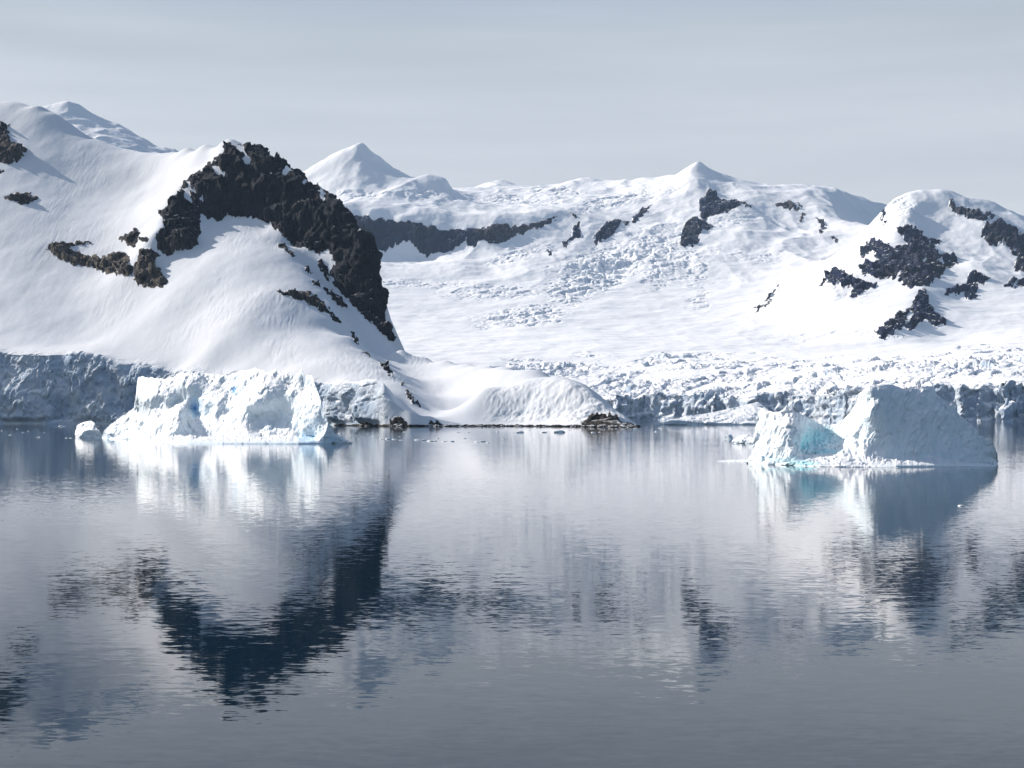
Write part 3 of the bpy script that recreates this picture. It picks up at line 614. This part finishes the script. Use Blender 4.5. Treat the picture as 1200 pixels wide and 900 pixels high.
# ------------------------------------------------------------------ icebergs
def berg(name, label, cat, top, base, ctrl, D, T=30., rough=1., blue=(), nx=None, nv=90, seed=1, group=None, foot=.3, edge=.5, mat=None, flutes=0., c=2., facet=1., apron=0, yaw=0., lean=0.):
    """closed body of ice: surveyed outline (top), waterline (base), relief of the near side (ctrl, metres behind D), a back T metres deep"""
    tp = np.array(top, float); x0, x1 = tp[0, 0], tp[-1, 0]
    mpp = D / F
    nx = nx or int((x1 - x0) / .45)
    u = np.linspace(x0, x1, nx)
    ptop = np.interp(u, tp[:, 0], tp[:, 1]); bs = np.array(base, float); pbase = np.interp(u, bs[:, 0], bs[:, 1])
    ptop = ptop + edge * fbm2(u / 5, u * 0, 4, seed + 3) * sstep(0, 10, pbase - ptop)
    ptop = np.minimum(ptop, pbase - .15)
    v = np.linspace(0, 1, nv)
    PX = np.tile(u, (nv, 1)); PY = pbase + (ptop - pbase) * v[:, None]
    PYl = pbase + (ptop - pbase) * np.clip(v[:, None], 0, 1)
    cp = np.array(ctrl, float)
    # relief of the near side from the control points, in metres
    A = np.stack([cp[:, 0] * mpp, -cp[:, 1] * mpp, cp[:, 2]], -1)
    q = np.stack([PX * mpp, -PYl * mpp], -1)
    dep = rbf([tuple(a) for a in A * np.array([10, 10, 1])], [c * 10] * len(A), q * 10, .0004)
    Yb = CH * F / (pbase - HY)                       # waterline distance
    Y = Yb * 0 + D + dep + yaw * (x1 - PX) * mpp + lean * (pbase - PYl) * mpp
    Yw = Yb[None, :] + 0 * Y
    # keep the foot on its own waterline
    k = sstep(.0, .22, v)[:, None] if apron else sstep(.0, .12, v)[:, None]
    Y = Yw * (1 - k) + np.maximum(Y, Yw * 0 + Yb[None, :] + .3 * v[:, None]) * k
    Zz = CH + (HY - PY) * Y / F; Zz[0, :] = -1.2
    X = (PX - 600) / F * Y
    P = np.stack([X, Y, Zz], -1)
    n = gnormals(P); 
    if n[nv // 2, nx // 2, 1] > 0: n = -n
    m_ = sstep(0, .1, v)[:, None] * sstep(1, .93, v)[:, None] * .9 + .1
    s = mpp / .5
    q3 = P / s
    qw = fbm3(q3 / 9, 3, seed + 70) * .35
    f1, f2, cid, vx, vy = voronoi(q3[..., 0] / 9 + qw, q3[..., 2] / 10 + qw, seed, q3[..., 1] / 9)
    g1, g2, cid2, vx2, vy2 = voronoi(q3[..., 0] / 4 - qw, q3[..., 2] / 4.5, seed + 9, q3[..., 1] / 4)
    h1, h2, cid3, wx3, wy3 = voronoi(q3[..., 0] / 2.0 + .3 * fbm3(q3 / 3, 2, seed + 13), q3[..., 2] / 2.2, seed + 12, q3[..., 1] / 2.2)
    def tilt(i, a, b_): return (((i * 7.31) % 1) - .5) * 2 * a + (((i * 13.7) % 1) - .5) * 2 * b_
    disp = facet * (tilt(cid, vx, vy) * 2.6 + (cid - .5) * 1.5 + tilt(cid2, vx2, vy2) * 1.3 + (cid2 - .5) * .7 + tilt(cid3, wx3, wy3) * .3) \
        + fbm3(q3 / 14, 3, seed + 20) * 1.2 + fbm3(q3 / 4, 4, seed + 24, .5, True) * .25
    if flutes:
        disp = disp + flutes * (1 - 2 * np.abs(noise2((q3[..., 0] - .5 * q3[..., 2]) / 3.0 + .5 * fbm3(q3 / 8, 2, seed + 31), q3[..., 2] / 14, seed + 30)))
    P = P + n * (disp * m_ * rough * s)[..., None]
    # back side
    tb = (1 - v[:, None]) ** .7 * T * np.clip(sstep(0, .08, (u - x0) / (x1 - x0)) * sstep(1, .92, (u - x0) / (x1 - x0)), .12, 1)
    rr = v[:, None]
    Bk = np.empty_like(P)
    top_line = P[-1]
    Bk[..., 1] = top_line[None, :, 1] + tb + 1.2 * fbm2(PX * mpp / 6, PY * mpp / 6, 4, seed + 50) * (1 - v[:, None]) * s * 2
    Bk[..., 0] = top_line[None, :, 0] * (1 + tb / D)
    Bk[..., 2] = -1.2 + (top_line[None, :, 2] + 1.2) * v[:, None]
    allp = np.concatenate([P, Bk[::-1][1:]], 0)
    bl = np.zeros(P.shape[:2])
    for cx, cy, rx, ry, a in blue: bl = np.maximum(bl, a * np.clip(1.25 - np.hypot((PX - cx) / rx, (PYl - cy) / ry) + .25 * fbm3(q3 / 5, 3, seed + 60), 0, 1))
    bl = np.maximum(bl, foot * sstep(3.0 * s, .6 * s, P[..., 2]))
    blue_all = np.concatenate([bl, (bl * 0)[::-1][1:]], 0)
    R, Cc, _ = allp.shape; V = allp.reshape(-1, 3); Fq = grid_faces(R, Cc)
    # close the two ends with strips between the near side and the back
    idx_ = np.arange(R * Cc).reshape(R, Cc); ends = []
    for col in (0, Cc - 1):
        for r in range(R // 2):
            a, b_, c_, d_ = idx_[r, col], idx_[r + 1, col], idx_[R - 2 - r, col], idx_[R - 1 - r, col]
            if len({a, b_, c_, d_}) == 4: ends.append((a, b_, c_, d_))
    Fq = np.concatenate([Fq, np.array(ends)], 0) if ends else Fq
    loc = np.array([V[:, 0].mean(), V[:, 1].mean(), 0.])
    o = mesh_from(name, V - loc, Fq, mat or MAT_BERG, attrs={'blue': blue_all.ravel()}, smooth=True)
    o.location = loc
    return tag(o, label, cat, group)

LB_TOP = [(120,513),(122,506),(128,499),(140,490),(150,483),(158,478),(159.5,462),(161,455),(161.5,442),(163,441),(178,443),(195,443.5),(205,441),(210,437.5),(220,436),(223,433),(226,437),(235,436),(243,437.5),(256,439),(270,440),(275,437),(285,434),(300,431.5),(306,433),(313,437),(318,435),(323,432),(327,432),(330,437),(334,440),(338,436),(342,437),(344,443),(348,438),(352,434),(353.5,431),(356,438),(358,442),(361,439),(365,439),(367,444),(369,450),(375,466),(380,482),(386,497),(390,500),(391,506),(394,512)]
LB_BASE = [(120,514.2),(150,515),(160,516.5),(175,518),(220,519.5),(260,520),(350,520.5),(394,519.5)]
LB = [(120,510,130),(124,505,100),(128,508,78),(150,505,70),(158,500,62),(140,492,95),(158,480,80),
 (162,470,62),(170,470,46),(162,445,80),(180,446,60),(180,462,42),(200,446,52),(198,465,36),
 (185,480,42),(205,478,40),(212,470,44),(185,500,14),(170,505,24),(163,510,40),(195,492,12),(209,482,12),(209,500,0),(214,505,2),(230,505,14),(250,512,12),(240,495,24),
 (215,440,46),(222,452,36),(222,466,38),(228,478,46),(232,486,42),(234,465,38),(240,441,46),(240,475,28),(255,445,42),(256,470,26),(264,448,40),(253,490,20),(248,502,16),
 (272,446,40),(283,462,26),(268,482,24),(262,500,14),(260,515,6),(285,440,30),(300,436,26),(310,445,12),(300,455,8),(290,475,4),(300,470,2),(282,490,4),(270,510,0),
 (325,436,18),(325,450,8),(318,470,4),(312,478,6),(300,488,12),(305,500,10),(320,488,16),(340,490,12),(335,503,7),(297,495,7),(343,480,6),(340,468,6),(350,508,2),(315,508,-2),(290,505,-4),(300,516,-8),(340,514,-8),
 (342,445,14),(353,434,12),(352,460,3),(357,452,12),(361,443,9),(366,447,5),(352,478,-1),(366,465,-3),(349,492,0),(374,466,-7),(370,490,-10),(358,505,-4),(355,514,4),(366,515,2),(380,495,-9),(386,505,-12),(376,514,-12),(391,510,-10)]
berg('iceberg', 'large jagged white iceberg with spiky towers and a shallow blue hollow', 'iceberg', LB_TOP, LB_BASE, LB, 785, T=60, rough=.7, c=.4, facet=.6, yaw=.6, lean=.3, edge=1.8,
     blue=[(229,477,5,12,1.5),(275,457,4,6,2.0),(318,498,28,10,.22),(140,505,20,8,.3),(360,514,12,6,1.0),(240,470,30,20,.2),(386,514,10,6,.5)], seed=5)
RB_TOP = [(876,541),(880,533),(880.5,527),(881,520),(884,510),(887,490),(889,477),(893,478),(900,482),(908,483),(917,481),(920,477),(922,475),(925,476),(932,482),(943,487),(955,493),(960,497),(980,497.5),(984,493),(988,492),(995,485),(1000,478),(1004,471),(1005,463),(1012,457),(1016,454),(1024,453),(1031,451.5),(1040,450.5),(1048,451.5),(1058,455.5),(1070,455),(1077,456),(1080,452.5),(1093,452.5),(1096,456),(1097,461),(1103,466),(1112,474),(1120,479),(1125,487),(1137,497),(1143,502),(1147,509),(1155,514),(1163,520),(1167,527),(1167.5,540)]
RB_BASE = [(876,543),(900,544.5),(960,545.5),(1000,546.5),(1050,547.5),(1100,547),(1168,546.5)]
RB = [(878,538,24),(882,520,26),(886,500,30),(890,480,33),(900,500,22),(900,530,16),(906,485,24),(908,510,17),(908,535,12),(922,478,22),(925,500,14),(925,525,9),(934,490,18),(940,496,18),(936,510,13),(932,528,9),
 (950,496,28),(948,508,24),(944,520,17),(942,531,11),(957,510,26),(960,499,30),(975,500,28),(972,512,24),(970,522,16),(960,532,9),(985,500,25),(985,525,12),(990,490,24),(1000,480,19),(1000,510,10),(1000,528,5),
 (1006,465,18),(1008,500,8),(1014,460,10),(1014.5,490,4),(1014,530,0),
 (1017,458,6),(1020,480,3),(1020,530,1),(1045,455,9),(1045,490,5),(1045,535,1),(1080,458,11),(1080,490,6),(1080,535,2),(1095,462,11),(1110,480,9),(1110,535,3),(1130,495,10),(1135,530,5),(1150,515,12),(1160,530,12),(1166,535,18),
 (900,541,14),(940,541,6),(990,540,-2),(1030,543,-4)]
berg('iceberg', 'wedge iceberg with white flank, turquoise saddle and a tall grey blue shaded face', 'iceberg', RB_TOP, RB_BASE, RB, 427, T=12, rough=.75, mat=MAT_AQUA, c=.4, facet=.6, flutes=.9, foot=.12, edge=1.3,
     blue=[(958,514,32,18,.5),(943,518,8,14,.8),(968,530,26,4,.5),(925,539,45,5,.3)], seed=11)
# snow shelf at the foot of the wedge iceberg (its own low floe)
berg('ice_floe', 'low snow covered ice shelf with dark cracks lying at the foot of the wedge iceberg', 'ice floe',
     [(905,543),(930,541),(950,538),(965,534),(975,532),(985,530.5),(995,530),(1003,531),(1015,532),(1025,536),(1035,540),(1045,544),(1052,546.5)],
     [(905,544.5),(960,547),(1052,548)], [(905,541,16),(950,540,9),(950,546,2),(965,536,13),(980,533,15),(985,538,8),(985,544,1),(1010,534,14),(1010,539,8),(1010,545,1),(1040,543,4),(1050,546,1)], 419, T=5, rough=.45, c=.5, nv=30, seed=21, foot=0, edge=.3, facet=1.1, mat=MAT_AQUA, blue=[(940,543,22,3,.7)])
berg('iceberg', 'long low snow covered iceberg with a dark undercut in front of the glacier', 'iceberg',
     [(768,496.3),(780,494),(790,492),(805,487.5),(825,485),(850,480),(870,476),(887,471),(889,471.5),(895,476),(905,484),(915,492),(920,496)], [(768,498),(920,498.2)],
     [(770,496,20),(800,490,60),(800,495,10),(850,482,110),(850,490,50),(850,496,5),(885,474,130),(885,485,70),(885,495,10),(910,490,60),(918,496,20)], 2440, T=90, rough=.35, c=6, nv=50, seed=31, foot=0, edge=.3)
berg('iceberg', 'small rounded white iceberg alone at the left of the spiky iceberg', 'iceberg',
     [(88.5,511),(89,505),(91,498),(97,495),(102,493.5),(107,493),(111,496),(113,502),(116,504),(118,508),(120.5,512)], [(88.5,512.8),(120.5,513)],
     [(89,508,20),(91,500,26),(98,498,16),(98,508,4),(107,495,14),(108,507,0),(113,505,2),(119,511,-2)], 990, T=16, rough=.35, c=1.5, nv=40, seed=41, foot=.1, edge=.3)
berg('iceberg', 'little white ice block beside the left tip of the wedge iceberg', 'iceberg',
     [(858,516),(862,513.5),(868,510.5),(874,509.3),(878,509.5),(882,513),(885,518)], [(858,519.5),(885,520)], [(860,516,12),(868,513,12),(868,518,2),(878,511,12),(880,518,0)], 775, T=8, rough=.3, c=1, nv=24, seed=43, foot=.1, edge=.3)
berg('iceberg', 'tiny round grey lump of ice just left of the little white ice block', 'iceberg',
     [(848,513),(850,511),(853,509.8),(856,510),(859,512.5)], [(848,514.6),(859,514.8)], [(849,513,2),(853,511,2),(853,514,0),(858,513,2)], 925, T=5, rough=.4, c=1, nv=16, seed=45, foot=.1, edge=.3)
berg('ice_floe', 'thin flat white sheet of ice reaching left from the wedge iceberg', 'ice floe',
     [(841,540.6),(848,539.3),(860,538.8),(872,539),(880,540)], [(841,541.5),(880,542)], [(842,541,2),(860,539,4),(860,541,0),(878,540.5,2)], 466, T=6, rough=.15, c=1, nv=12, seed=47, foot=.1, edge=.3)
berg('ice_floe', 'low grey toe of ice at the right end of the spiky iceberg', 'ice floe',
     [(384,514),(390,508),(396,510),(403,514),(409,517.5),(413,519)], [(384,519.5),(413,519.8)], [(386,516,5),(392,511,6),(392,518,0),(405,516,4),(410,519,1)], 778, T=12, rough=.35, c=1, nv=20, seed=49, foot=.1, edge=.3, blue=[(398,515,16,8,.25)])

# ------------------------------------------------------------------ brash ice, growlers, shore boulders
rnd = random.Random(4)
def lump(name, mat, r, flat, seed, sub=2):
    import bmesh
    bm = bmesh.new(); bmesh.ops.create_icosphere(bm, subdivisions=sub, radius=1.)
    V = np.array([v.co[:] for v in bm.verts]); Fq = np.array([[v.index for v in f.verts] for f in bm.faces]); bm.free()
    n = fbm3(V * 1.3 + seed, 3, seed)
    V = V * (1 + .45 * n[:, None]); V = V * np.array([1, .7, flat]) * r
    V[:, 2] = np.maximum(V[:, 2], -.25 * r)
    at = {'blue': np.full(len(V), .1)} if mat is MAT_BERG else None
    return mesh_from(name, V, Fq, mat, attrs=at, smooth=False)
protos = [lump('brash_ice', MAT_BERG, 1., f, s) for f, s in ((.32, 3), (.22, 8), (.45, 15), (.18, 21))]
for p in protos: COL.objects.unlink(p)
def brash(px, py, wpx, k, label, group):
    Y = CH * F / (py - HY); o = protos[k % 4].copy(); COL.objects.link(o); o.name = 'brash_ice'
    o.location = ((px - 600) / F * Y, Y, 0.0); s = wpx * Y / F / 2; o.scale = (s, s * .9, s); o.rotation_euler[2] = rnd.uniform(-.7, .7) if wpx < 6 else rnd.uniform(-.2, .2)
    tag(o, label, 'ice chunk', group)
g1 = 'loose ice chunks drifting along the snowy shore'
l1 = 'small white chunk of brash ice drifting off the foot of the snowy mountain'
for i, (px, py, w) in enumerate([(399,508.5,7),(411,510,3),(418,511,4),(424,512.5,3),(430,509,3),(437,511,5),(441,513,3),(448,514.8,6),(455,514.5,9),(462,515,6),(468,512,3),(475,506.5,6),(481,511,3),(489,515.8,8),(497,516,6),(506,517,12),(513,514,4),
        (521,517.5,7),(530,517.5,5),(537,506.8,6),(549,507,4),(560,518,8),(566,517.5,6),(572,519,5),(583,506,4),(601,506.4,5),(609,507,9),(620,504,4),(637,507,9),(641,505.5,4),(655,507,14),(668,504.5,4),(695,507,6),(703,506.5,4),(745,503,6),(420,514.5,4),(444,509.5,3),(470,516,5),(545,514,3),(590,515,3),(770,506,7),(773,502,4)]):
    near_ = ('just right of the grey toe of the spiky iceberg' if px < 427 else 'off the dark boulders right of the spiky iceberg' if px < 519 else
             'off the middle of the low snowy shore' if px < 600 else 'off the steep snow bank left of the rocky point' if px < 680 else 'beside the rocky point' if px < 760 else 'in open water left of the long low iceberg')
    brash(px, py, w, i, 'small white ice chunk drifting ' + near_, g1)
g2 = 'loose ice chunks under the ice cliff'; l2 = 'small white chunk of brash ice floating below the dark blue ice cliff'
for i, (px, py, w) in enumerate([(72,500,8),(27,507,3),(33,505.5,3),(45,512.5,7),(78,513.5,4),(83,513.5,4),(2,505,3),(115,500,3),(52,507,3),(12,510,4),(20,503,3),(63,506,2.5)]):
    brash(px, py, w, i, l2, g2)
g3 = None
brash(1126, 593, 9, 0, 'small white growler in the reflection of the wedge iceberg', g3)
# boulders along the shore
for i, (px, w, dy) in enumerate([(424,9,0),(431,8,1),(459,10,0),(468,14,1),(476,9,0),(486,7,0),(503,10,0),(511,9,1),(520,8,0),(541,6,0),(563,7,0),(588,6,0),(606,8,0),(641,7,0),(672,8,0),(684,8,1),(694,12,2),(706,14,2),(718,12,2),(729,10,2),(738,8,2),(745,5,2)]):
    Y = float(shore_near(px)) - 4 - dy * 4; r = w * Y / F / 2
    o = lump('shore_rock', MAT_ROCK, r, .42, 100 + i, 3); o.location = ((px - 600) / F * Y, Y, .05); o.rotation_euler[2] = rnd.uniform(-.6, .6)
    if px < 680: tag(o, ('dark boulder on the shore just right of the spiky iceberg' if px < 450 else 'dark boulder on the shore below the line of black rocks on the snow rib' if px < 530 else 'dark boulder at the foot of the low snow bank, mid shore' if px < 620 else 'dark boulder at the foot of the steep snow bank near the rocky point'), 'rock', 'boulders along the snowy shore')
    else: tag(o, ('brown boulder at the snowy left end of the rocky point' if px < 700 else 'brown boulder in the middle of the low rocky point' if px < 733 else 'brown boulder at the seaward tip of the low rocky point'), 'rock', 'boulders at the rocky point')

# ------------------------------------------------------------------ haze
def haze():
    m_ = bpy.data.materials.new('haze_air'); m_.use_nodes = True; t = m_.node_tree; t.nodes.clear()
    o_ = t.nodes.new('ShaderNodeOutputMaterial'); v = t.nodes.new('ShaderNodeVolumePrincipled')
    v.inputs['Color'].default_value = (.52, .72, 1, 1); v.inputs['Density'].default_value = 1.3e-5; v.inputs['Anisotropy'].default_value = .1
    t.links.new(v.outputs[0], o_.inputs['Volume'])
    b = [(-9600, -700, -4), (9600, -700, -4), (9600, 14200, -4), (-9600, 14200, -4)]; b += [(x, y, 2600) for x, y, _ in b]
    o = mesh_from('haze', np.array(b), np.array([(0, 3, 2, 1), (4, 5, 6, 7), (0, 1, 5, 4), (1, 2, 6, 5), (2, 3, 7, 6), (3, 0, 4, 7)]), m_, smooth=False)
    tag(o, kind='stuff')
haze()
